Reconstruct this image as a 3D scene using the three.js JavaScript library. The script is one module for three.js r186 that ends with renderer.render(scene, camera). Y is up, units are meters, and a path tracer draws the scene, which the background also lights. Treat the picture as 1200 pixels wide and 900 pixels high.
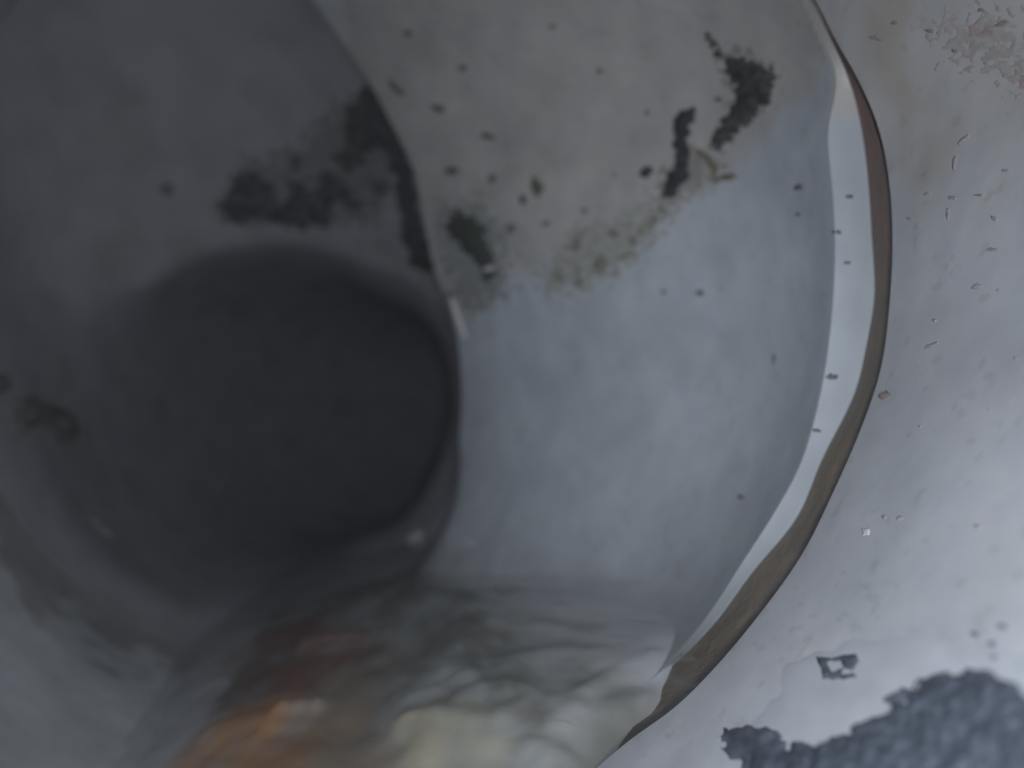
import * as THREE from 'three';
import { ImprovedNoise } from 'three/addons/math/ImprovedNoise.js';
import { mergeVertices } from 'three/addons/utils/BufferGeometryUtils.js';
import { MeshBVH } from 'three-mesh-bvh';

// ---------------------------------------------------------------- camera, exposure
const MM = 0.001, FOV = 65, FPX = 450 / Math.tan(FOV / 2 * Math.PI / 180);
const scene = new THREE.Scene();
scene.background = new THREE.Color(0x000000);
const camera = new THREE.PerspectiveCamera(FOV, 4 / 3, 0.006, 5);
camera.position.set(0, 0, 0);
camera.lookAt(0, 0, -1);
camera.focus = 0.044;
camera.userData.fStop = 17.5;
const renderer = new THREE.WebGLRenderer({ antialias: true });
renderer.setSize(1024, 768);
renderer.toneMapping = THREE.LinearToneMapping;
renderer.toneMappingExposure = 1.0;
renderer.shadowMap.enabled = true;
// the inspection camera's own ring of lamps: [x, y (mm), strength]; housing and glowing lenses are built at the end
const LED_Z = 3.0, LED_AIM = [-10, -14, -60], LED_CD = 0.00158;
const LEDS = [0, 1, 2, 3, 4, 5].map(k => { const a = (k * 60 + 30) * Math.PI / 180; return [Math.cos(a) * 9, Math.sin(a) * 9, 1]; });
const LED_COLOR = new THREE.Color().setRGB(0.93, 1.0, 1.13);
for (const [x, y, k] of LEDS) {
  const s = new THREE.SpotLight(LED_COLOR, LED_CD * k, 0, 86 * Math.PI / 180, 0.75, 2);
  s.position.set(x * MM, y * MM, (LED_Z - 1.2) * MM);
  s.target.position.set((x + LED_AIM[0]) * MM, (y + LED_AIM[1]) * MM, LED_AIM[2] * MM);
  s.castShadow = true; s.shadow.radius = 0.08; s.shadow.camera.near = 0.001; s.shadow.camera.far = 1;
  s.name = 'led_light';
  scene.add(s, s.target);
}

scene.fog = new THREE.FogExp2(0xeef0f2, 0.08); // thin haze added to lift the blacks like a sensor veil

// ---------------------------------------------------------------- helpers
let seed = 20240611;
const rnd = () => { seed |= 0; seed = seed + 0x6D2B79F5 | 0; let t = Math.imul(seed ^ seed >>> 15, 1 | seed); t = t + Math.imul(t ^ t >>> 7, 61 | t) ^ t; return ((t ^ t >>> 14) >>> 0) / 4294967296; };
const perm = new ImprovedNoise();
const noise = (x, y, z = 0) => perm.noise(x + 31.7, y + 12.3, z + 7.9);
const fbm = (x, y, z, o = 4) => { let s = 0, a = 0.5, f = 1; for (let i = 0; i < o; i++) { s += a * noise(x * f, y * f, z * f); a *= 0.5; f *= 2.03; } return s; };
const clamp = (x, a = 0, b = 1) => Math.min(b, Math.max(a, x));
const sm = (a, b, x) => { const t = clamp((x - a) / (b - a)); return t * t * (3 - 2 * t); };
const V = (x, y, z) => new THREE.Vector3(x, y, z);
// a point in mm: pixel of the 1200 x 900 photograph at a depth in mm
const at = (px, py, z) => V((px - 600) / FPX * z, -(py - 450) / FPX * z, -z);
const used = {};
const numbered = n => { used[n] = (used[n] ?? -1) + 1; return used[n] ? `${n}_${String(used[n]).padStart(3, '0')}` : n; };
function tag(o, label, category, group) { o.userData.label = label; o.userData.category = category; if (group) o.userData.group = group; return o; }
function thing(name, label, category, p = V(0, 0, 0)) { const g = new THREE.Group(); g.name = numbered(name); g.position.copy(p).multiplyScalar(MM); scene.add(g); return tag(g, label, category); }
function mesh(name, geo, mat, parent) {
  const m = new THREE.Mesh(geo, mat); m.name = parent ? name : numbered(name); m.castShadow = m.receiveShadow = true;
  if (parent) { m.position.copy(parent.position).negate(); parent.add(m); } else scene.add(m);
  return m;
}
const hsh = (x, y) => { let h = Math.imul(x, 374761393) + Math.imul(y, 668265263) | 0; h = Math.imul(h ^ h >>> 13, 1274126177); return ((h ^ h >>> 16) >>> 0) / 4294967296; };
function tileNoise(x, y, p) { // periodic value noise
  const xi = Math.floor(x), yi = Math.floor(y), fx = x - xi, fy = y - yi, w = v => ((v % p) + p) % p, s = t => t * t * (3 - 2 * t);
  const a = hsh(w(xi), w(yi)), b = hsh(w(xi + 1), w(yi)), c = hsh(w(xi), w(yi + 1)), d = hsh(w(xi + 1), w(yi + 1));
  return a + (b - a) * s(fx) + (c - a) * s(fy) + (a - b - c + d) * s(fx) * s(fy);
}
function tex(n, fn, srgb, rep = 1) {
  const d = new Uint8Array(n * n * 4);
  for (let j = 0; j < n; j++) for (let i = 0; i < n; i++) { const c = fn(i / n, j / n); for (let k = 0; k < 3; k++) d[(j * n + i) * 4 + k] = clamp(c[k]) * 255; d[(j * n + i) * 4 + 3] = 255; }
  const t = new THREE.DataTexture(d, n, n); t.wrapS = t.wrapT = THREE.RepeatWrapping; t.magFilter = THREE.LinearFilter; t.repeat.set(rep, rep);
  if (srgb) t.colorSpace = THREE.SRGBColorSpace; t.needsUpdate = true; return t;
}
const oct = (u, v, f, o) => { let s = 0, a = 0.5, n = 0; for (let i = 0; i < o; i++) { s += a * tileNoise(u * f, v * f, f); n += a; a *= 0.55; f *= 2; } return s / n; };
// mottled grime film on plastic: tone only (a factor near 1), repeated every 60 mm
const grimeTex = tex(512, (u, v) => {
  const a = oct(u, v, 6, 5) - 0.5, b = oct(u + 0.37, v + 0.11, 24, 4) - 0.5, s = sm(0.70, 0.80, oct(u + 0.6, v + 0.3, 48, 3));
  const k = 0.93 + 0.10 * a + 0.07 * b - 0.045 * s;
  return [k + 0.012 * a, k, k - 0.02 * b - 0.01 * s];
}, true, 1 / 0.06);
const roughTex = tex(256, (u, v) => { const k = 0.62 + 0.55 * (oct(u, v, 8, 5) - 0.5); return [k, k, k]; }, false, 1 / 0.05);
const bumpTex = tex(512, (u, v) => { const k = 0.5 + 0.5 * (oct(u, v, 10, 3) - 0.5) + 0.35 * (oct(u + .2, v + .7, 64, 3) - 0.5); return [k, k, k]; }, false, 1 / 0.06);
const gritBump = tex(256, (u, v) => { const k = oct(u, v, 16, 4); return [k, k, k]; }, false, 1 / 0.012);

// closed rims: 256 samples round a centre, so that rims can be lofted into each other
const NT = 288;
// image-like closed loop [px, py, depth] -> resampled by angle about its centre
function loop(pts, cen, smooth = 2) {
  const cv = new THREE.CatmullRomCurve3(pts.map(p => at(...p)), true, 'centripetal').getPoints(1600);
  const c = at(...cen), out = new Array(NT).fill(null);
  const an = cv.map(p => { const q = V(p.x / -p.z, p.y / -p.z, 0), k = V(c.x / -c.z, c.y / -c.z, 0); return Math.atan2(q.y - k.y, q.x - k.x); });
  for (let i = 0; i < NT; i++) {
    const t = i / NT * 2 * Math.PI - Math.PI; let best = 9, bj = 0;
    for (let j = 0; j < cv.length; j++) { const d = Math.abs(Math.atan2(Math.sin(an[j] - t), Math.cos(an[j] - t))); if (d < best) { best = d; bj = j; } }
    out[i] = cv[bj].clone();
  }
  for (let k = 0; k < smooth; k++) { const o = out.map(p => p.clone()); for (let i = 0; i < NT; i++) out[i].copy(o[i]).multiplyScalar(2).add(o[(i + 1) % NT]).add(o[(i + NT - 1) % NT]).multiplyScalar(0.25); }
  return out;
}
const centre = r => r.reduce((s, p) => s.add(p), V(0, 0, 0)).divideScalar(r.length);
// push a rim outward from its own centre by d(t) and along the axis by dz
const grow = (r, d, dz = 0) => { const c = centre(r); return r.map((p, i) => { const v = V(p.x - c.x, p.y - c.y, 0).normalize(); const k = typeof d === 'function' ? d(i / NT * 2 * Math.PI - Math.PI) : d; return V(p.x + v.x * k, p.y + v.y * k, p.z + dz); }); };
// rows of rims -> skin; colour(p, i, row) in linear values
function skin(rows, colour, closed = false) {
  const pos = [], uv = [], col = [], idx = [], W = NT + 1, n = rows.length;
  const acc = new Array(W).fill(0);
  for (let r = 0; r < n; r++) {
    
    for (let i = 0; i < W; i++) {
      const p = rows[r][i % NT];
      const u = i / NT * 2 * Math.PI * 50;
      if (r) acc[i] += p.distanceTo(rows[r - 1][i % NT]);
      pos.push(p.x * MM, p.y * MM, p.z * MM); uv.push(u * MM, acc[i] * MM);
      const c = colour(p, i % NT, r); col.push(...c);
    }
  }
  for (let r = 0; r < n - 1; r++) for (let i = 0; i < NT; i++) { const a = r * W + i, b = a + 1, c = a + W, d = c + 1; idx.push(a, c, b, b, c, d); }
  const g = new THREE.BufferGeometry();
  g.setAttribute('position', new THREE.Float32BufferAttribute(pos, 3)); g.setAttribute('uv', new THREE.Float32BufferAttribute(uv, 2)); g.setAttribute('color', new THREE.Float32BufferAttribute(col, 3));
  g.setIndex(idx); g.computeVertexNormals();
  // weld the normals of the seam
  const N = g.attributes.normal; for (let r = 0; r < n; r++) { const a = r * W, b = a + NT; const v = V(N.getX(a) + N.getX(b), N.getY(a) + N.getY(b), N.getZ(a) + N.getZ(b)).normalize(); N.setXYZ(a, v.x, v.y, v.z); N.setXYZ(b, v.x, v.y, v.z); }
  return g;
}
const lerpRim = (a, b, t, bulge) => a.map((p, i) => { const q = p.clone().lerp(b[i], t); if (bulge) q.add(bulge(i / NT * 2 * Math.PI - Math.PI, t)); return q; });
const span = (a, b, n, bulge, ease = t => t) => { const o = []; for (let k = 0; k <= n; k++) o.push(lerpRim(a, b, ease(k / n), bulge)); return o; };

// ---------------------------------------------------------------- rims of the pipe run (mm, camera at the origin looking down -z)
const rimA = loop([[1046, 290, 52], [1043, 220, 52.5], [1030, 150, 53], [1003, 88, 53.5], [978, 45, 54], [950, -10, 55], [814, -168, 57], [684, -247, 58], [540, -295, 59], [389, -309, 60], [236, -291, 59], [87, -242, 59], [-48, -161, 58], [-167, -51, 56], [-260, 84, 54], [-340, 242, 52], [-370, 413, 50], [-360, 600, 48], [-310, 790, 46], [-200, 960, 44], [0, 1080, 43], [240, 1110, 43], [480, 1060, 43], [625, 965, 43.5], [708, 892, 44], [742, 864, 44.3], [790, 830, 45], [840, 780, 45.5], [890, 720, 46.5], [940, 650, 47.5], [975, 580, 48.5], [1010, 500, 49.5], [1033, 430, 50.5], [1043, 350, 51.5]], [400, 340, 50]);
const rimBo = loop([[1022, 290, 57.7], [1016, 200, 58], [1006, 133, 57.6], [993, 88, 57], [970, 40, 57], [940, -20, 58.5], [800, -150, 63.2], [615, -260, 64.2], [435, -290, 65.2], [253, -280, 65.2], [85, -230, 65.2], [-54, -150, 65.2], [-170, -40, 65.2], [-230, 90, 65.2], [-285, 240, 63.2], [-300, 400, 61.2], [-285, 570, 59.2], [-240, 740, 57.2], [-150, 890, 55.2], [10, 1000, 54.2], [230, 1035, 54.2], [460, 1000, 54.2], [640, 908, 54.2], [735, 823, 54.2], [790, 778, 54.2], [840, 727, 54.2], [880, 672, 54.2], [935, 605, 54.7], [962, 540, 55.2], [1002, 460, 56.2], [1016, 400, 56.7], [1025, 345, 57.2]], [400, 340, 55]);
const rimBi = loop([[979, 290, 57], [976, 220, 57.3], [970, 150, 57.6], [982, 92, 57.6], [962, 44, 58.2], [932, -16, 59.6], [785, -130, 62], [615, -240, 63], [435, -270, 64], [253, -260, 64], [95, -215, 64], [-44, -140, 64], [-155, -30, 64], [-215, 90, 64], [-265, 240, 62], [-278, 400, 60], [-262, 565, 58], [-215, 725, 56], [-130, 865, 54.5], [20, 965, 53.5], [230, 1000, 53], [450, 968, 53], [628, 884, 53], [733, 822, 52.6], [786, 775, 52.6], [830, 722, 52.7], [867, 664, 53], [907, 602, 53.6], [940, 540, 54.5], [964, 450, 55.6], [975, 370, 56.4]], [400, 340, 57]);
const rimE = loop([[541, 440, 126], [531, 372, 126], [511, 320, 125], [497, 260, 124], [485, 200, 123], [455, 138, 122], [430, 92, 122], [400, 48, 121], [366, 0, 120], [310, -60, 119], [235, -100, 118], [160, -108, 116], [88, -76, 113], [22, -2, 110], [-30, 80, 108], [-62, 170, 106], [-72, 280, 104], [-70, 380, 103], [-48, 480, 103], [-8, 575, 105], [55, 658, 108], [135, 724, 112], [235, 762, 116], [345, 762, 119], [430, 724, 121], [492, 645, 124], [522, 590, 125], [538, 520, 126]], [250, 330, 115]);
const rimD = loop([[578, 471, 164], [568, 415, 166], [542, 362, 168], [494, 322, 169], [443, 301, 168], [393, 281, 167], [338, 272, 164], [280, 276, 161], [223, 293, 158], [171, 322, 154], [127, 363, 150], [98, 415, 146], [84, 474, 142], [86, 535, 140], [106, 597, 138], [145, 648, 137], [198, 688, 138], [258, 708, 139], [321, 709, 142], [386, 694, 145], [444, 664, 149], [505, 640, 153], [546, 588, 157], [571, 528, 160]], [330, 480, 155]);
const rimDi = loop([[524, 475, 172], [505, 430, 173], [478, 395, 174], [448, 370, 175], [402, 343, 174], [345, 322, 171], [280, 316, 168], [225, 328, 164], [180, 352, 160], [145, 388, 156], [120, 435, 152], [110, 485, 148], [114, 540, 146], [132, 590, 144], [165, 632, 144], [212, 664, 145], [262, 682, 147], [321, 684, 150], [386, 672, 154], [440, 644, 158], [480, 604, 162], [507, 558, 166], [522, 515, 169]], [320, 490, 162]);

// ---------------------------------------------------------------- pipe walls
const vc = (o) => new THREE.MeshPhysicalMaterial({ vertexColors: true, ...o });
const pvc = vc({ map: grimeTex, roughnessMap: roughTex, roughness: 0.85, bumpMap: bumpTex, bumpScale: 0.00005 });
const greyPipe = vc({ roughness: 0.8, bumpMap: bumpTex, bumpScale: 0.00006 });
const white = [0.56, 0.57, 0.585];
const mixc = (a, b, t) => [a[0] + (b[0] - a[0]) * t, a[1] + (b[1] - a[1]) * t, a[2] + (b[2] - a[2]) * t];
const mot = (p, s, a) => 1 + a * fbm(p.x / s, p.y / s, p.z / s, 4);

// near length of pipe, the one the camera lies in
const nearPipe = thing('drain_pipe', 'near length of smooth white drain pipe at right, with its sludge patch and dark specks', 'drain pipe', V(-18, 20, -20));
const axA = V(0, 0.17, 1).normalize();
const backA = (d) => rimA.map(p => p.clone().addScaledVector(axA, d));
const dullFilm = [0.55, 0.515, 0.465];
function colA(p) {
  const up = sm(11, 21, p.y + 18 * fbm(p.x / 12, p.y / 12, p.z / 12, 5)) ;
  const blot = sm(0.05, 0.35, fbm(p.x / 9 + 4, p.y / 9, p.z / 9, 5));
  let c = mixc(white, [0.45, 0.415, 0.375], 0.9 * up * (0.6 + 0.4 * blot) + 0.15 * blot);
  const m = mot(p, 7, 0.13);
  return c.map(v => v * m);
}
const rowsA = [];
for (let k = 0; k <= 90; k++) rowsA.push(backA(165 * Math.pow(1 - k / 90, 1.6)));
const wallA = mesh('pipe_wall', skin(rowsA, colA), pvc, nearPipe);
// the cut end of the near pipe, a rounded lip turned outward (seen edge-on)
const lipA = mesh('pipe_end', skin([rimA, grow(rimA, 0.35, -0.15), grow(rimA, 0.7, -0.5), grow(rimA, 4.2, -0.6), grow(rimA, 4.4, 6)], colA), pvc, nearPipe);

// the fitting behind the joint
const elbow = thing('pipe_fitting', 'pale bent pipe fitting between the brown joint ring and the dark far opening', 'pipe fitting', V(-25, 5, -80));
const bulgeB = (t, k) => { const r = Math.max(0, Math.cos(t - 0.05)); const s = Math.sin(Math.PI * k) * (1 + 0.5 * Math.cos(Math.PI * k)); return V(Math.cos(t), Math.sin(t), 0).multiplyScalar((3 + 9 * r) * s); };
const rowsB = span(rimBi, rimE, 110, bulgeB);
// the old waterline on the fitting: a plane through the line of debris; above it the wall keeps a dull film
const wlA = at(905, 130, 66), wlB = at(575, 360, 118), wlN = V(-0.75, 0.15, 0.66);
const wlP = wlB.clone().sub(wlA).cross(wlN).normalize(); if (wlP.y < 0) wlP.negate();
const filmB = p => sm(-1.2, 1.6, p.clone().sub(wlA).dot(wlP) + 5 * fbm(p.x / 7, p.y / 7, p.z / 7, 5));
function colB(p, i, r) {
  const film = filmB(p);
  const blot = sm(-0.1, 0.4, fbm(p.x / 8, p.y / 8 + 3, p.z / 8, 5));
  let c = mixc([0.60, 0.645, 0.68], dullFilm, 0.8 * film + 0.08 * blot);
  // brown-grey silt left low on the wall beside the stream
  const low = sm(-26, -40, p.y - 0.22 * (p.x + 20) + 7 * fbm(p.x / 12, p.y / 5, p.z / 16, 4));
  c = mixc(c, [0.33, 0.31, 0.29], 0.5 * low * sm(-40, -30, p.x));
  c = mixc(c, [0.64, 0.645, 0.65], sm(-29, -33, p.x + 14 * fbm(p.x / 9, p.y / 9, p.z / 9, 5)));
  c = mixc(c, [0.37, 0.365, 0.365], 0.85 * sm(78, 92, r + 55 * fbm(p.x / 8, p.y / 8, p.z / 8, 5)) * sm(0.1, 0.3, soft[i])); // ragged blend into the grey pipe's tone, low left of the bend
  const m = mot(p, 6, 0.2);
  return c.map(v => v * m);
}
const faceRows = [grow(rimBo, 5, 0.4), grow(rimBo, 1, 0), ...span(rimBo, rimBi, 8, null, t => t * 0.93), lerpRim(rimBo, rimBi, 0.975).map((p, i) => p.clone().lerp(rimBi[i], 0.1)), rimBi, lerpRim(rimBi, rowsB[2], 0.6)];
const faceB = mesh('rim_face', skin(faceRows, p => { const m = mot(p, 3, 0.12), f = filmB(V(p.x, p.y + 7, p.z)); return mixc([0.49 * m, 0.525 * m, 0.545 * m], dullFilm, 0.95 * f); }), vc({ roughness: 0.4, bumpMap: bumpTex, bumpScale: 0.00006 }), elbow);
// its far end: a thin lip that hides the start of the grey pipe behind it
const lipOut = t => 0.25 + 6.5 * sm(-0.35, 0.5, Math.cos(t - 0.75));
// the grey pipe beyond
const farPipe = thing('drain_pipe', 'grey shaded far length of pipe behind the fitting, with the black round bore', 'drain pipe', V(-55, 0, -150));
const rimC = grow(rimE, lipOut, -0.9);
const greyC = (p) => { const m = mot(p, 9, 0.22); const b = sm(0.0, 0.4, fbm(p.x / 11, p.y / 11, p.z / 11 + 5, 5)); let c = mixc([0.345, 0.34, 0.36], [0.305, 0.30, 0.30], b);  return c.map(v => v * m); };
// the bore runs on and bends away to the right, lost in the dark
const cD = centre(rimD), rowsD = [], axD = V(-0.36, -0.06, -0.93).normalize(), sideD = V(0.93, -0.12, -0.36).normalize();
for (let k = 0; k <= 90; k++) {
  const L = 230 * k / 90, S = 10, Rb = 80, a = clamp((L - S) / Rb, 0, 2.2), st = Math.min(L, S);
  const off = axD.clone().multiplyScalar(st + Rb * Math.sin(a)).addScaledVector(sideD, Rb * (1 - Math.cos(a)));
  const q = new THREE.Quaternion().setFromAxisAngle(V(0, 1, 0), -a);
  const sh = 0.94 - 0.02 * sm(0, 0.1, k / 90);
  rowsD.push(rimD.map(p => p.clone().sub(cD).multiplyScalar(k ? sh : 0.985).applyQuaternion(q).add(cD).add(off)));
}
let far = [...rowsB, ...span(rimC, rimD, 50, (t, k) => V(Math.cos(t), Math.sin(t), 0).multiplyScalar((5 - 7 * sm(0.2, 0.9, Math.cos(t + 2.3))) * Math.sin(Math.PI * k))), ...rowsD];
const IC = rowsB.length, soft = [];
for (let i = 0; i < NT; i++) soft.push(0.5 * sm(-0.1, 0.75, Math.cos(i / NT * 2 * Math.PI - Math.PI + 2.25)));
for (let pass = 0; pass < 260; pass++) { // the lower left runs over into the bore in a soft curve, the upper right keeps its edges
  const o = far;
  far = o.map((row, r) => (r < 12 || r > o.length - 3) ? row : row.map((p, i) => { const w = pass < 3 && r > IC + 2 ? 0.5 : soft[i] * sm(12, 60, r); return w ? o[r - 1][i].clone().add(o[r + 1][i]).multiplyScalar(0.5).lerp(p, 1 - w) : p; }));
}
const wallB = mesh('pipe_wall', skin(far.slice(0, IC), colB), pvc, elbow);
// the fitting's far edge: a thin rounded lip that stands proud of the grey pipe behind it
const lipRow = (k, dz) => far[IC - 1].map((p, i) => p.clone().lerp(far[IC][i], k).add(V(0, 0, dz * p.distanceTo(far[IC][i]) / 6)));
mesh('pipe_end', skin([far[IC - 1], lipRow(0.1, 0.3), lipRow(0.35, 0), far[IC]], p => { const m = mot(p, 4, 0.2); return [0.5 * m, 0.5 * m, 0.5 * m]; }), pvc, elbow);
const wallC = mesh('pipe_wall', skin(far.slice(IC, IC + 51), greyC), greyPipe, farPipe);
const wallD = mesh('bore_wall', skin(far.slice(IC + 50), greyC), greyPipe, farPipe);
const lipD = wallD;

// ---------------------------------------------------------------- joint ring, mud-brown
const gIn = grow(rimA, 0.9, -1.6), gOut = grow(rimBo, -0.15, 0.35);
const prof = []; for (let k = 0; k <= 14; k++) prof.push(lerpRim(gIn, gOut, k / 14, (t, u) => { const s = Math.sin(Math.PI * u), nb = 0.22 * fbm(Math.cos(t) * 22, Math.sin(t) * 22, u * 1.5, 4); return V(-Math.cos(t) * (0.35 + nb) * s, -Math.sin(t) * (0.35 + nb) * s, (0.95 + nb) * s); }));
prof.push(grow(gOut, 0.8, -1.6), grow(gOut, 2.5, -1.8), grow(gIn, 2.0, -1.2), gIn);
function colG(p, i, r) {
  const t = i / NT * 2 * Math.PI - Math.PI;
  const red = sm(-0.15, 0.35, t + 0.2 * fbm(p.x / 3, p.y / 3, 1));
  let c = mixc(mixc([0.185, 0.15, 0.11], [0.20, 0.115, 0.10], red), [0.33, 0.28, 0.26], sm(0.44, 0.56, t + 0.12 * fbm(p.x / 3, p.y / 3, 4)));
  const d = sm(-0.05, 0.35, fbm(p.x / 3.5, p.y / 3.5, p.z / 3.5, 5));
  c = mixc(c, [0.14, 0.12, 0.10], 0.6 * d);
  const edge = sm(6.5, 1, r + 2.0 * fbm(p.x / 4, p.y / 4, 9, 4)); // shade along the ring's near-pipe side, put into the colour
  c = mixc(c, [0.055, 0.055, 0.06], 0.75 * edge * (1 - sm(0.42, 0.52, t)));
  return c;
}
const ring = mesh('joint_ring', skin(prof, colG), vc({ roughness: 0.7, bumpMap: gritBump, bumpScale: 0.00012 }));
tag(ring, 'curved mud-brown rubber joint ring between the two pale pipes', 'joint ring');

// ---------------------------------------------------------------- ray casting onto the walls, so that debris sits on them
const targets = [wallA, faceB, wallB, wallC, wallD].map(m => ({ bvh: new MeshBVH(m.geometry.clone()) }));
const ray = new THREE.Ray();
function hit(px, py, only) {
  ray.origin.set(0, 0, 0); ray.direction.copy(at(px, py, 1)).normalize();
  let best = null;
  (only === undefined ? targets : [].concat(only).map(i => targets[i])).forEach(t => { const h = t.bvh.raycastFirst(ray, THREE.DoubleSide); if (h && (!best || h.distance < best.distance)) best = h; });
  if (!best) return null;
  const n = best.face.normal.clone(); if (n.dot(ray.direction) > 0) n.negate();
  return { p: best.point.clone().divideScalar(MM), n };
}
const A_ = 0, F_ = 1, B_ = 2, C_ = 3;
const inside = (pts, x, y) => { let c = false; for (let i = 0, j = pts.length - 1; i < pts.length; j = i++) { const [a, b] = pts[i], [d, e] = pts[j]; if ((b > y) !== (e > y) && x < (d - a) * (y - b) / (e - b) + a) c = !c; } return c; };
const sdist = (pts, x, y) => { let m = 1e9; for (let i = 0, j = pts.length - 1; i < pts.length; j = i++) { const [a, b] = pts[i], [d, e] = pts[j]; const vx = d - a, vy = e - b, t = clamp(((x - a) * vx + (y - b) * vy) / (vx * vx + vy * vy + 1e-9)); m = Math.min(m, Math.hypot(x - a - vx * t, y - b - vy * t)); } return inside(pts, x, y) ? m : -m; };
const blob = (x, y, rx, ry, rot = 0, n = 9) => { const o = [], c = Math.cos(rot), s = Math.sin(rot); for (let k = 0; k < n; k++) { const a = k / n * 2 * Math.PI, q = 0.75 + 0.5 * rnd(); const u = Math.cos(a) * rx * q, v = Math.sin(a) * ry * q; o.push([x + u * c - v * s, y + u * s + v * c]); } return o; };
// a lump of matter lying on a wall: rough outline (loops), thickness in mm, colour(fn)
function lump(loops, o) {
  const { step = 4, thick = 0.8, sink = 0.25, rag = 4, soft = 8, colour, only, holes = [], nz = 10 } = o;
  let x0 = 1e9, x1 = -1e9, y0 = 1e9, y1 = -1e9; loops.forEach(l => l.forEach(([x, y]) => { x0 = Math.min(x0, x); x1 = Math.max(x1, x); y0 = Math.min(y0, y); y1 = Math.max(y1, y); }));
  const m = rag + step * 2, W = Math.ceil((x1 - x0 + 2 * m) / step), H = Math.ceil((y1 - y0 + 2 * m) / step);
  const vi = new Map(), pos = [], col = [], uv = [], idx = [], sds = new Float32Array((W + 1) * (H + 1)), kx = rnd() * 50;
  for (let j = 0; j <= H; j++) for (let i = 0; i <= W; i++) {
    const x = x0 - m + i * step, y = y0 - m + j * step; let d = -1e9; for (const l of loops) d = Math.max(d, sdist(l, x, y)); for (const l of holes) d = Math.min(d, -sdist(l, x, y));
    sds[j * (W + 1) + i] = d + rag * 1.6 * fbm(x / nz + kx, y / nz, 3, 4);
  }
  const vert = (i, j) => {
    const k = j * (W + 1) + i; if (vi.has(k)) return vi.get(k);
    const x = x0 - m + i * step, y = y0 - m + j * step, h = hit(x, y, only); let r = -1;
    if (h) {
      const d = sds[k], lumpy = 0.55 + 0.9 * (0.5 + fbm(x / nz * 1.3 + 5, y / nz * 1.3 + kx, 8, 4));
      const t = d < 0 ? -sink + 0.06 * sink * 4 * d / step : thick * (1 - Math.exp(-d / soft)) * lumpy;
      const p = h.p.addScaledVector(h.n, t); r = pos.length / 3; pos.push(p.x * MM, p.y * MM, p.z * MM); uv.push(p.x * MM, p.y * MM); col.push(...colour(x, y, d));
    }
    vi.set(k, r); return r;
  };
  for (let j = 0; j < H; j++) for (let i = 0; i < W; i++) {
    const k = j * (W + 1) + i; if (Math.max(sds[k], sds[k + 1], sds[k + W + 1], sds[k + W + 2]) <= 0) continue;
    const q = [vert(i, j), vert(i + 1, j), vert(i, j + 1), vert(i + 1, j + 1)]; if (q.some(v => v < 0)) continue;
    const P = v => V(pos[v * 3], pos[v * 3 + 1], pos[v * 3 + 2]); if (P(q[0]).distanceTo(P(q[3])) > step * 12 * 170 / FPX * MM) continue;
    idx.push(q[0], q[2], q[1], q[1], q[2], q[3]);
  }
  if (!idx.length) return null;
  const g = new THREE.BufferGeometry(); g.setAttribute('position', new THREE.Float32BufferAttribute(pos, 3)); g.setAttribute('uv', new THREE.Float32BufferAttribute(uv, 2)); g.setAttribute('color', new THREE.Float32BufferAttribute(col, 3)); g.setIndex(idx); g.computeVertexNormals();
  return g;
}
const mud = vc({ roughness: 0.9, bumpMap: gritBump, bumpScale: 0.0001 });
const wet = vc({ roughness: 0.5, bumpMap: gritBump, bumpScale: 0.00003 });
const tint = (a, b, s = 12) => (x, y) => mixc(a, b, sm(-0.25, 0.3, fbm(x / s, y / s, 2, 4)));
const BLACK = [0.042, 0.04, 0.04], DARK = [0.09, 0.085, 0.08], OLIVE = [0.17, 0.16, 0.12], SLATE = [0.075, 0.082, 0.115];
function deposit(name, label, cat, loops, o, group) { const g = lump(loops, o); if (!g) { console.log('no surface for', label); return; } return tag(mesh(name, g, o.mat || mud), label, cat, group); }

// ---------------------------------------------------------------- debris
deposit('damp_patch', 'thin grey damp film around the sludge patch at lower right', 'damp patch', [[[868, 905], [880, 850], [912, 812], [925, 775], [990, 752], [1050, 744], [1098, 744], [1140, 756], [1230, 775], [1235, 930], [860, 930]]], { step: 6, thick: 0.03, sink: 0.03, rag: 9, soft: 6, nz: 30, only: A_, mat: vc({ roughness: 0.45 }), colour: (x, y) => { const k = 0.45 + 0.08 * fbm(x / 40, y / 40, 1); return [k, k * 1.03, k * 1.07]; } });
deposit('sludge_patch', 'large ragged slate-dark sludge patch in the lower right corner', 'sludge patch', [[[842, 862], [858, 850], [902, 850], [918, 862], [926, 874], [960, 868], [985, 860], [1010, 852], [1030, 842], [1048, 822], [1072, 810], [1092, 786], [1120, 790], [1150, 784], [1180, 792], [1196, 806], [1232, 826], [1240, 930], [885, 930], [868, 890], [850, 880]], [[1034, 826], [1048, 812], [1072, 804], [1085, 812], [1060, 822]]], { step: 3, thick: 0.28, rag: 14, soft: 8, nz: 18, only: A_, mat: wet, colour: (x, y, d) => mixc([0.105, 0.122, 0.145], [0.06, 0.07, 0.088], sm(-0.3, 0.25, fbm(x / 26, y / 26, 4, 4)) * 0.8 + 0.2 * sm(2, 14, d)) });
deposit('grime_flake', 'small squarish dark flake alone above the sludge patch', 'grime flake', [[[956, 769], [976, 771], [990, 768], [1005, 766], [1008, 778], [1001, 786], [1006, 796], [982, 797], [964, 797], [961, 783]]], { step: 1.6, thick: 0.2, rag: 2.5, soft: 4, nz: 8, holes: [[[969, 777], [984, 776], [988, 783], [976, 787]], [[990, 785], [1000, 786], [998, 790], [989, 789]]], only: A_, colour: tint([0.05, 0.06, 0.075], [0.10, 0.115, 0.13], 8) });
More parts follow.
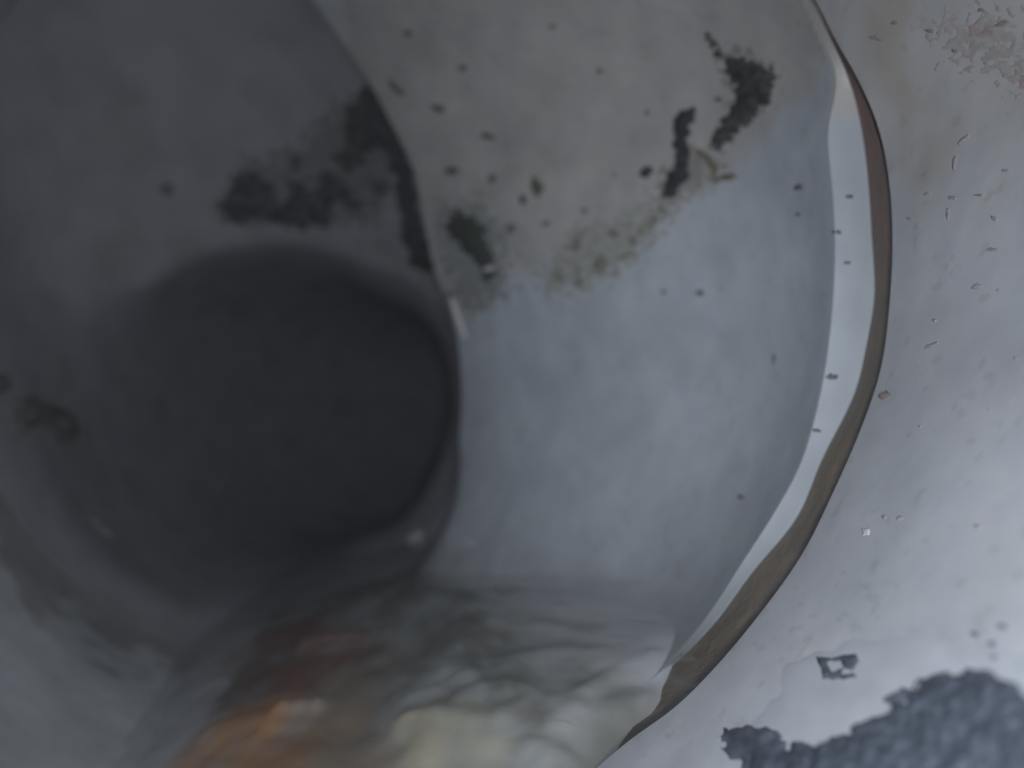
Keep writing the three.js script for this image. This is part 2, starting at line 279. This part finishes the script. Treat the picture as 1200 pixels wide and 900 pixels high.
// clumps on the fitting's wall
deposit('mud_clump', 'largest black mud clump high on the fitting, left of the joint ring', 'mud clump', [[[850, 62], [863, 66], [887, 73], [903, 80], [909, 93], [903, 117], [889, 132], [879, 145], [863, 155], [847, 175], [830, 174], [836, 157], [850, 137], [860, 120], [862, 100], [850, 83]], [[828, 38], [834, 42], [840, 56], [850, 66], [846, 72], [836, 62]]], { step: 2.5, thick: 1.1, rag: 10, soft: 9, nz: 7, only: B_, colour: tint(BLACK, DARK, 14) });
deposit('mud_clump', 'narrow black mud clump hanging left of the largest clump', 'mud clump', [[[795, 130], [813, 125], [819, 133], [809, 147], [807, 167], [809, 187], [810, 207], [799, 218], [791, 232], [774, 232], [779, 213], [789, 193], [791, 173], [787, 150]]], { step: 2.5, thick: 0.9, rag: 9, soft: 8, nz: 7, only: B_, colour: tint(BLACK, [0.05, 0.052, 0.06], 14) });
deposit('mud_strand', 'thin ochre strand of dirt between the two black clumps', 'mud strand', [[[812, 176], [822, 174], [834, 184], [841, 196], [843, 212], [836, 218], [834, 202], [826, 190]], [[838, 206], [860, 202], [868, 208], [845, 213]]], { step: 2, thick: 0.3, rag: 3, soft: 4, only: B_, colour: tint([0.17, 0.14, 0.08], [0.22, 0.20, 0.17], 14) });
deposit('mud_clump', 'small round black clump beside the lower end of the narrow clump', 'mud clump', [blob(757, 201, 9, 7)], { step: 2, thick: 0.5, rag: 2, soft: 4, only: B_, colour: tint(DARK, BLACK) });
deposit('mud_clump', 'olive oval clump alone on the fitting wall', 'mud clump', [blob(629, 220, 8, 12, -0.3)], { step: 2, thick: 0.6, rag: 2, soft: 4, only: B_, colour: tint(OLIVE, [0.08, 0.075, 0.055]) });
deposit('mud_clump', 'dark angular clump beside the edge of the grey pipe', 'mud clump', [[[523, 262], [535, 250], [553, 250], [566, 262], [574, 288], [581, 305], [582, 328], [566, 328], [556, 308], [540, 290], [526, 278]], [[528, 246], [540, 244], [538, 252], [528, 252]]], { step: 2.5, thick: 1.0, rag: 11, soft: 7, nz: 8, only: B_, colour: (x, y) => mixc([0.06, 0.075, 0.055], [0.075, 0.07, 0.07], sm(-0.2, 0.2, fbm(x / 16, y / 16, 2))) });
deposit('mud_streak', 'slanting black streak at the top of the grey pipe edge', 'mud streak', [[[452, 92], [460, 94], [476, 110], [472, 114], [458, 104]]], { step: 2, thick: 0.5, rag: 2, soft: 4, only: B_, colour: tint(DARK, OLIVE) });
const smear = (label, l, only, c1, c2, o = {}) => deposit('dirt_smear', label, 'dirt smear', l, { step: 2.5, thick: 0.06, sink: 0.06, rag: 26, soft: 5, nz: 10, only, colour: tint(c1, c2, 9), ...o });
smear('brown speckled smear round the two black clumps near the joint ring', [[[840, 55], [880, 62], [908, 85], [895, 120], [860, 165]], [[805, 170], [850, 185], [845, 205], [800, 235], [775, 245], [770, 205]]], B_, [0.36, 0.34, 0.31], [0.27, 0.25, 0.23], { rag: 32, nz: 8 });
smear('greenish brown speckled smear low on the old waterline', [[[800, 225], [790, 255], [740, 310], [690, 340], [640, 345], [630, 320], [670, 270], [730, 255], [770, 225]]], B_, [0.41, 0.405, 0.37], [0.31, 0.30, 0.26], { rag: 38, nz: 8 });
smear('dark speckled smear round the angular clump beside the grey pipe', [[[508, 240], [560, 235], [600, 270], [595, 340], [560, 370], [530, 350], [515, 300]]], B_, [0.33, 0.335, 0.32], [0.25, 0.25, 0.24], { rag: 34, nz: 8 });
smear('dark speckled smear on the grey pipe over the bore', [[[250, 245], [280, 190], [340, 175], [395, 120], [440, 110], [470, 200], [440, 260], [380, 262], [300, 268]]], C_, [0.25, 0.25, 0.25], [0.19, 0.185, 0.175], { step: 3, rag: 40, nz: 9, thick: 0.3, sink: 0.3 });
deposit('dirt_film', 'olive band of thin speckled dirt along the old waterline', 'dirt film', [blob(677, 287, 8, 14, -0.2), blob(703, 311, 10, 13), blob(678, 324, 5, 13, -0.1), blob(656, 322, 7, 11), blob(720, 274, 11, 6, 0.3), blob(743, 283, 6, 13, 0.3), blob(734, 300, 12, 5, -0.3), blob(765, 262, 12, 6, -0.8), blob(776, 246, 8, 7), blob(752, 272, 6, 8, 0.4)], { step: 2.5, thick: 0.22, rag: 5, soft: 6, nz: 9, only: B_, colour: tint([0.27, 0.27, 0.22], [0.17, 0.16, 0.125], 10) });
// on the grey pipe
deposit('mud_clump', 'long black clump running down along the edge of the grey pipe', 'mud clump', [[[428, 92], [446, 112], [462, 140], [478, 185], [486, 212], [490, 255], [504, 292], [508, 318], [484, 316], [473, 288], [468, 245], [462, 205], [452, 178], [438, 172], [424, 192], [410, 204], [398, 196], [390, 182], [404, 172], [400, 152], [404, 128], [418, 116]]], { step: 2.5, thick: 2.0, rag: 13, soft: 9, nz: 9, only: C_, colour: (x, y) => mixc([0.09, 0.088, 0.088], [0.16, 0.185, 0.12], sm(-0.1, 0.3, fbm(x / 12, y / 12, 6)) * sm(440, 410, x)) });
deposit('mud_clump', 'broad lumpy black clump hanging just over the dark bore', 'mud clump', [[[258, 240], [274, 208], [290, 198], [306, 202], [318, 220], [330, 238], [338, 232], [334, 214], [346, 207], [358, 212], [366, 226], [374, 204], [388, 200], [404, 206], [412, 226], [426, 242], [418, 248], [396, 238], [390, 244], [388, 266], [350, 268], [330, 262], [300, 254], [280, 262], [264, 258]], blob(346, 189, 10, 7, 0.3)], { step: 2.5, thick: 2.6, rag: 15, soft: 9, nz: 9, only: C_, colour: tint([0.07, 0.075, 0.08], [0.15, 0.15, 0.15], 10) });
deposit('mud_clump', 'small black clump between the lumpy clump and the long one', 'mud clump', [[[430, 200], [440, 208], [454, 206], [458, 222], [452, 230], [438, 226]]], { step: 2, thick: 1.5, rag: 2, soft: 6, only: C_, colour: tint([0.12, 0.12, 0.125], [0.17, 0.17, 0.17]) });
deposit('mud_clump', 'round dark clump alone on the grey pipe above the bore', 'mud clump', [blob(195, 222, 9, 9)], { step: 2, thick: 1.2, rag: 2, soft: 5, only: C_, colour: tint([0.22, 0.22, 0.22], [0.17, 0.17, 0.17]) });
deposit('mud_clump', 'black clump at the left edge of the picture, level with the bore', 'mud clump', [[[-20, 440], [4, 438], [12, 450], [8, 460], [-20, 462]]], { step: 3, thick: 2, rag: 3, soft: 6, only: [B_, C_], colour: tint([0.15, 0.15, 0.14], [0.21, 0.21, 0.20]) });
deposit('mud_clump', 'low dark clump left of the bore', 'mud clump', [[[18, 468], [34, 464], [50, 470], [64, 476], [80, 480], [92, 500], [90, 520], [70, 516], [56, 502], [40, 498], [28, 512], [16, 504]]], { step: 3, thick: 2, rag: 8, soft: 8, nz: 11, only: [B_, C_], colour: tint([0.14, 0.14, 0.13], [0.22, 0.22, 0.20]) });
// pale chips that glint
const chip = (label, l, only, th = 0.7) => deposit('plastic_burr', label, 'plastic burr', [l], { step: 1.5, thick: th, rag: 1.5, soft: 3, nz: 7, only, mat: vc({ roughness: 0.3 }), colour: tint([0.72, 0.72, 0.70], [0.55, 0.55, 0.55]) });
chip('pale curled burr on the edge right of the bore', [[525, 343], [530, 346], [539, 368], [547, 395], [545, 402], [537, 386], [529, 364]], [B_], 0.9);
chip('tiny pale chip at the tip of the dark angular clump', [[566, 314], [574, 310], [582, 314], [580, 319], [570, 319]], [B_], 1.8);
chip('pale chip at the lower right rim of the bore', [[476, 634], [484, 622], [495, 620], [496, 628], [486, 635]], [B_, C_, 4], 1.2);
chip('faint pale chip right of the lower rim of the bore', [[540, 634], [552, 630], [558, 636], [546, 640]], [B_], 0.5);
chip('pale scrape at the lower left rim of the bore', [[98, 602], [108, 606], [132, 626], [134, 632], [120, 624]], [B_, C_, 4], 0.4);
chip('pale round speck on the near pipe right of the joint ring', blob(1014, 623, 6, 5), A_, 0.05);

// grit specks, every one a thing
function specks(list, only, label, group, colA_, colB_, own = []) { let n = 0; for (const [x, y, rx, ry = rx, rot = 0] of list) deposit('grit_speck', own[n++] || label, 'grit speck', [blob(x, y, rx, ry, rot, 7)], { step: Math.max(1.2, Math.min(rx, ry) / 2.2), thick: only === A_ || only === F_ ? 0.08 : 0.28, rag: Math.min(2, rx * 0.4), soft: 2.5, nz: 6, only, colour: tint(colA_, colB_, 6) }, group); }
specks([[1142, 743, 6, 4, .8], [1174, 735, 7, 4], [1163, 755, 6, 4], [1165, 771, 7, 4]], A_, 'small dark speck in the cluster just above the sludge patch', 'specks above the sludge patch', [0.12, 0.13, 0.16], [0.18, 0.19, 0.22], ['leftmost dark speck of the cluster just above the sludge patch', 'topmost dark speck of the cluster just above the sludge patch', 'middle dark speck of the cluster just above the sludge patch', 'lowest dark speck of the cluster, nearest the sludge patch']);
specks([[1036, 606, 4, 3], [1055, 607, 5, 3], [1145, 616, 6, 3], [1130, 163, 9, 4, -.7], [1119, 190, 4, 9, .1], [1087, 227, 5, 3], [1117, 232, 6, 3], [1147, 229, 7, 2.5], [1111, 251, 3, 9], [1066, 256, 5, 3], [1165, 256, 6, 4, .4], [1163, 293, 9, 2.5], [1145, 335, 7, 4, -.4], [1092, 404, 11, 3, -.5], [1095, 375, 3], [1190, 420, 4, 2.5], [1078, 500, 3, 2], [1160, 480, 3, 2], [1178, 200, 5, 3], [1170, 340, 3, 2]], A_, 'small grey-brown speck on the near pipe right of the joint ring', 'specks on the near pipe', [0.30, 0.28, 0.27], [0.40, 0.38, 0.37]);
specks([[1027, 44, 9, 4, .2], [1048, 26, 5, 3], [1176, 27, 12, 4, -.2], [1120, 60, 6, 3], [1090, 36, 7, 4], [1150, 12, 6, 3]], A_, 'dull smudge on the near pipe at top right', 'smudges at top right', [0.28, 0.25, 0.23], [0.22, 0.19, 0.17], ['leftmost dull smudge at top right, nearest the joint ring', 'dull smudge second from left at top right', 'large flat smudge just above the wide rust stain', 'dull smudge left of the wide rust stain', 'dull smudge third from left at top right', 'dull smudge touching the top edge at top right']);
specks([[980, 272, 6, 3, .2], [995, 231, 6, 3], [992, 308, 5, 3], [975, 441, 9, 4, .2], [957, 504, 6, 3], [944, 604, 4, 3]], F_, 'small dark speck on the white rim face', 'specks on the white rim', [0.13, 0.12, 0.12], [0.2, 0.19, 0.19], ['second from top of the dark specks on the white rim face', 'topmost of the dark specks on the white rim face', 'third from top of the dark specks on the white rim face', 'largest dark speck on the white rim face, fourth from top', 'fifth from top of the dark specks on the white rim face', 'lowest dark speck on the white rim face, beside the brown ring']);
specks([[935, 220, 7, 4, -.3], [935, 251, 4, 4], [868, 583, 6, 3, .1], [820, 343, 6, 4], [777, 343, 5, 3], [907, 420, 2, 9, .1]], B_, 'small dark speck on the clean blue-grey wall below the waterline', 'specks below the waterline', [0.12, 0.12, 0.13], [0.2, 0.2, 0.2], ['upper of two dark specks close left of the white rim', 'lower of two dark specks close left of the white rim', 'lone dark speck low on the blue-grey wall near the white rim', 'right one of two specks under the olive dirt band', 'left one of two specks under the olive dirt band', 'thin upright mark on the blue-grey wall left of the rim']);
specks([[702, 84, 4, 4], [648, 31, 5, 3], [477, 39, 7, 5], [513, 127, 9, 6, .5], [571, 159, 11, 5, .3], [530, 201, 10, 5, -.1], [577, 210, 6, 7], [598, 268, 6, 7], [550, 357, 5, 4], [527, 347, 6, 9, -.3], [542, 80, 8, 4], [640, 262, 6, 3], [686, 248, 6, 3], [612, 234, 5, 7], [758, 132, 4, 4], [843, 117, 6, 4], [720, 205, 3, 3]], B_, 'small black speck on the dull wall above the waterline', 'specks above the waterline', [0.10, 0.10, 0.10], [0.19, 0.18, 0.17], ['round black speck alone high on the dull wall, left of the largest clump', 'faint speck near the top edge above the dull wall', 'dark speck nearest the top end of the grey pipe edge', 'black speck just right of the slanting black streak', 'wide flat black speck right of the long clump', "flat black speck level with the bottom of the long clump's hook", 'upright black speck close left of the olive oval clump', 'upright black speck just above right of the angular clump', 'lower speck under the angular clump', 'taller dark speck under the angular clump, against the pipe edge', 'faint flat speck below the top left of the dull wall']);
for (const [x, y, rx, ry, l] of [[1152, 42, 26, 15, 'wide reddish rust stain near the top right corner'], [1195, 92, 9, 14, 'narrow reddish rust stain at the right edge']])
  deposit('rust_stain', l, 'rust stain', [blob(x, y, rx, ry, -0.3)], { step: 3, thick: 0.04, sink: 0.03, rag: 16, soft: 5, nz: 9, only: A_, colour: tint([0.36, 0.30, 0.275], [0.30, 0.24, 0.21], 14) });
smear('faint brown speckled smear on the near pipe at top right', [[[1085, 25], [1130, 20], [1180, 15], [1205, 60], [1200, 110], [1160, 80], [1120, 75]]], A_, [0.385, 0.36, 0.34], [0.33, 0.30, 0.28], { rag: 60, thick: 0.03, sink: 0.03 });
deposit('mud_clump', 'brown crumb stuck at the outer side of the joint ring', 'mud clump', [blob(1036, 463, 9, 5, -0.6)], { step: 2, thick: 0.5, rag: 2, soft: 4, only: A_, colour: tint([0.26, 0.21, 0.19], [0.2, 0.17, 0.15]) });

// ---------------------------------------------------------------- stream in the bottom of the run: a bed of silt under a clear rippled sheet of water
{
  const nl = at(215, 905, 62), nr = at(800, 772, 54), fl = at(300, 700, 140), fr = at(500, 634, 152);
  const NU = 230, NV = 270;
  function sheet(height, colour) {
    const pos = [], col = [], uv = [], idx = [];
    for (let j = 0; j <= NV; j++) for (let i = 0; i <= NU; i++) {
      const u = -0.5 + 1.75 * i / NU, v = -0.3 + 1.9 * j / NV;
      const p = nl.clone().lerp(nr, u).lerp(fl.clone().lerp(fr, u), v);
      const w = 0.5 * fbm(u * 2.0, v * 1.2, 3, 3);
      p.y += height(u, v, w, p);
      pos.push(p.x * MM, p.y * MM, p.z * MM); uv.push(u * 0.05, v * 0.09); if (colour) col.push(...colour(u, v, w, p));
    }
    for (let j = 0; j < NV; j++) for (let i = 0; i < NU; i++) { const a = j * (NU + 1) + i, b = a + 1, c = a + NU + 1; idx.push(a, b, c, b, c + 1, c); }
    const g = new THREE.BufferGeometry(); g.setAttribute('position', new THREE.Float32BufferAttribute(pos, 3)); g.setAttribute('uv', new THREE.Float32BufferAttribute(uv, 2)); if (colour) g.setAttribute('color', new THREE.Float32BufferAttribute(col, 3)); g.setIndex(idx); g.computeVertexNormals();
    return g;
  }
  const curl = (u, v) => 1.2 * sm(0.22, -0.05, v) * sm(0.55, 0.95, u);
  // the current crosses the picture to the right where it curls at the joint ring
  const flow = (u, v, w) => [u * 2.2 + v * 0.9, v * 5.5 - u * 1.6 + w * 3];
  const strokes = [];
  const bed0 = new MeshBVH(sheet(() => -1.6));
  const stroke = (pts, w, c, k = 1) => { const q = []; for (const [x, y] of pts) { ray.origin.set(0, 0, 0); ray.direction.copy(at(x, y, 1)).normalize(); const h = bed0.raycastFirst(ray, THREE.DoubleSide); if (h) q.push(h.point.clone().divideScalar(MM)); } if (q.length > 1) strokes.push({ q, w, c, k }); };
  const seg = new THREE.Line3(), tmp = V(0, 0, 0);
  const PALE = [0.78, 0.8, 0.8], GREY = [0.46, 0.48, 0.47], DIM = [0.17, 0.155, 0.13], TAN = [0.60, 0.53, 0.36], OLV = [0.33, 0.31, 0.22];
  stroke([[310, 760], [345, 735], [400, 775], [360, 800], [320, 790]], 6.0, [0.26, 0.135, 0.105], 0.95);
  stroke([[240, 890], [275, 850], [320, 835], [300, 890], [350, 880]], 5.5, [0.50, 0.27, 0.13], 0.95);
  stroke([[400, 800], [420, 840], [390, 880], [450, 900]], 4.0, [0.33, 0.26, 0.19], 0.8);
  stroke([[310, 700], [330, 720]], 5, [0.24, 0.21, 0.15], 0.8);
  stroke([[430, 790], [470, 770], [440, 760]], 2.0, [0.22, 0.17, 0.13], 0.7);
  stroke([[500, 645], [560, 650], [620, 655], [720, 672]], 1.5, DIM, 0.6);
  stroke([[420, 680], [520, 690], [600, 690]], 2.6, [0.30, 0.285, 0.255], 0.7);
  stroke([[540, 745], [640, 728], [700, 740]], 1.5, [0.25, 0.23, 0.20], 0.7);
  stroke([[500, 775], [560, 768], [640, 765]], 1.1, [0.22, 0.215, 0.2], 0.7);
  stroke([[520, 825], [560, 838], [640, 845]], 1.5, [0.22, 0.2, 0.17], 0.7);
  stroke([[640, 800], [690, 785], [750, 770]], 2.0, [0.30, 0.30, 0.28], 0.7);
  stroke([[475, 850], [492, 845], [500, 870], [497, 895]], 2.0, TAN, 0.95);
  stroke([[520, 850], [545, 860], [570, 880], [530, 895]], 3.6, [0.47, 0.445, 0.34], 0.75);
  stroke([[372, 765], [410, 760]], 1.2, [0.40, 0.36, 0.33], 0.7);
  stroke([[655, 826], [700, 834], [735, 826], [765, 808], [790, 790]], 0.6, DIM, 0.85);
  stroke([[600, 870], [640, 865], [690, 872]], 0.8, OLV, 0.6);
  const inked = (p, u, v, c) => { for (const s of strokes) { let d = 1e9; for (let i = 0; i + 1 < s.q.length; i++) { seg.set(s.q[i], s.q[i + 1]); seg.closestPointToPoint(p, true, tmp); d = Math.min(d, tmp.distanceTo(p)); } const k = sm(1.7, 0.0, d / s.w + 0.9 * fbm(p.x / 4 + s.w * 3, p.y / 2.5, p.z / 6, 5) + 0.1); if (k > 0) c = mixc(c, s.c, k * s.k); } return c; };
  // standing crests of the current; silt raised under them to stand in for glints
  const crests = [];
  for (const [pts, w, h] of [[[[355, 758], [400, 750], [425, 746], [452, 738]], 0.9, 1.3], [[[495, 798], [520, 792], [548, 793]], 1.1, 1.2], [[[465, 817], [500, 812]], 0.8, 0.9], [[[540, 820], [565, 811], [595, 808], [618, 818]], 0.9, 1.6], [[[590, 843], [630, 836], [670, 836]], 0.9, 1.1], [[[690, 822], [715, 808], [735, 800], [764, 793]], 0.9, 1.6], [[[650, 852], [690, 853], [720, 846], [754, 838]], 1.0, 1.8], [[[620, 880], [640, 885], [662, 896]], 0.8, 1.5], [[[560, 735], [610, 730], [650, 738]], 1.0, 0.9], [[[600, 775], [660, 770], [700, 778]], 0.9, 0.9], [[[480, 845], [520, 842], [550, 850]], 0.8, 0.9], [[[330, 835], [370, 828]], 0.7, 0.8], [[[478, 850], [500, 850], [498, 895]], 1.5, 1.4], [[[530, 858], [560, 870]], 1.8, 1.0], [[[430, 705], [500, 700], [560, 712]], 1.2, 0.8], [[[250, 860], [310, 850]], 1.6, 0.9]]) { stroke(pts, w, null, h); const t = strokes.pop(); if (t) crests.push(t); }
  const crest = p => { let h = 0; for (const c of crests) { let d = 1e9; for (let i = 0; i + 1 < c.q.length; i++) { seg.set(c.q[i], c.q[i + 1]); seg.closestPointToPoint(p, true, tmp); d = Math.min(d, Math.hypot(tmp.x - p.x, 0.55 * (tmp.z - p.z))); } const e = d / (1.25 * c.w) + 0.5 * fbm(p.x / 2.5, p.z / 3, c.w * 9, 3); h += c.k * Math.exp(-e * e); } return h; };
  const bed = sheet((u, v, w, p) => { const [a, b] = flow(u, v, w); return -1.6 + 1.3 * fbm(a * 1.2, b * 0.8, 4, 3) * sm(1.1, 0.3, v) + curl(u, v) + crest(p) * (0.42 + 0.7 * sm(0.5, 0.3, u)) - 6 * sm(0.75, 1.1, v); }, (u, v, w, p) => {
    const [a, b] = flow(u, v, w), q = fbm(a * 1.6, b, 7, 5), q2 = fbm(a * 2.4 + 3, b * 1.5, 2, 5);
    let c = mixc([0.40, 0.405, 0.39], [0.24, 0.235, 0.205], sm(-0.22, 0.22, q + 0.3 * q2));
c = mixc(c, [0.50, 0.505, 0.51], sm(0.10, 0.03, u + 0.25 * q) + sm(0.86, 0.94, u + 0.22 * q)); return inked(p, u, v, c);
  });
  const s = mesh('silt', bed, vc({ roughness: 0.8 })); s.userData.kind = 'stuff'; s.userData.label = 'rusty and tan silt lying under the stream along the pipe bottom'; s.userData.category = 'silt';
  const top = sheet((u, v, w, p) => { const [a, b] = flow(u, v, w); return curl(u, v) + 0.5 * crest(p) + (1.5 * fbm(a * 2.2, b * 1.3, 14, 4) + 0.35 * fbm(a * 6, b * 4, 21, 3)) * (0.35 + 0.65 * sm(1.0, 0.15, v)); });
  const m = mesh('water', top, new THREE.MeshPhysicalMaterial({ color: 0xffffff, transmission: 1, thickness: 0, ior: 1.33, roughness: 0.18, specularIntensity: 1 }));
  m.userData.kind = 'structure'; m.userData.label = 'shallow rippling stream of clear water over rusty silt';
}

// ---------------------------------------------------------------- the inspection camera's head, behind the lens
{
  const head = thing('camera_head', 'steel inspection camera head with a ring of small lamps, lying behind the lens', 'camera', V(0, 0, 30));
  const prof2 = [[6.2, 12], [6.2, 4.5], [6.8, 4.0], [12.6, 4.0], [13.4, 4.8], [13.6, 7], [13.6, 50], [12, 56], [0.01, 58]].map(([r, z]) => new THREE.Vector2(r * MM, z * MM));
  const body = new THREE.LatheGeometry(prof2, 64); body.rotateX(Math.PI / 2);
  mesh('housing', body, new THREE.MeshStandardMaterial({ color: new THREE.Color().setRGB(0.35, 0.35, 0.36), metalness: 0.9, roughness: 0.4 }), head);
  const glow = new THREE.MeshStandardMaterial({ color: 0xffffff, emissive: LED_COLOR, emissiveIntensity: 2.0 });
  for (const [x, y] of LEDS) { const d = new THREE.CylinderGeometry(1.6 * MM, 1.6 * MM, 0.6 * MM, 24); d.rotateX(Math.PI / 2); d.translate(x * MM, y * MM, (LED_Z + 0.5) * MM); mesh('led', d, glow, head); }
}

renderer.render(scene, camera);
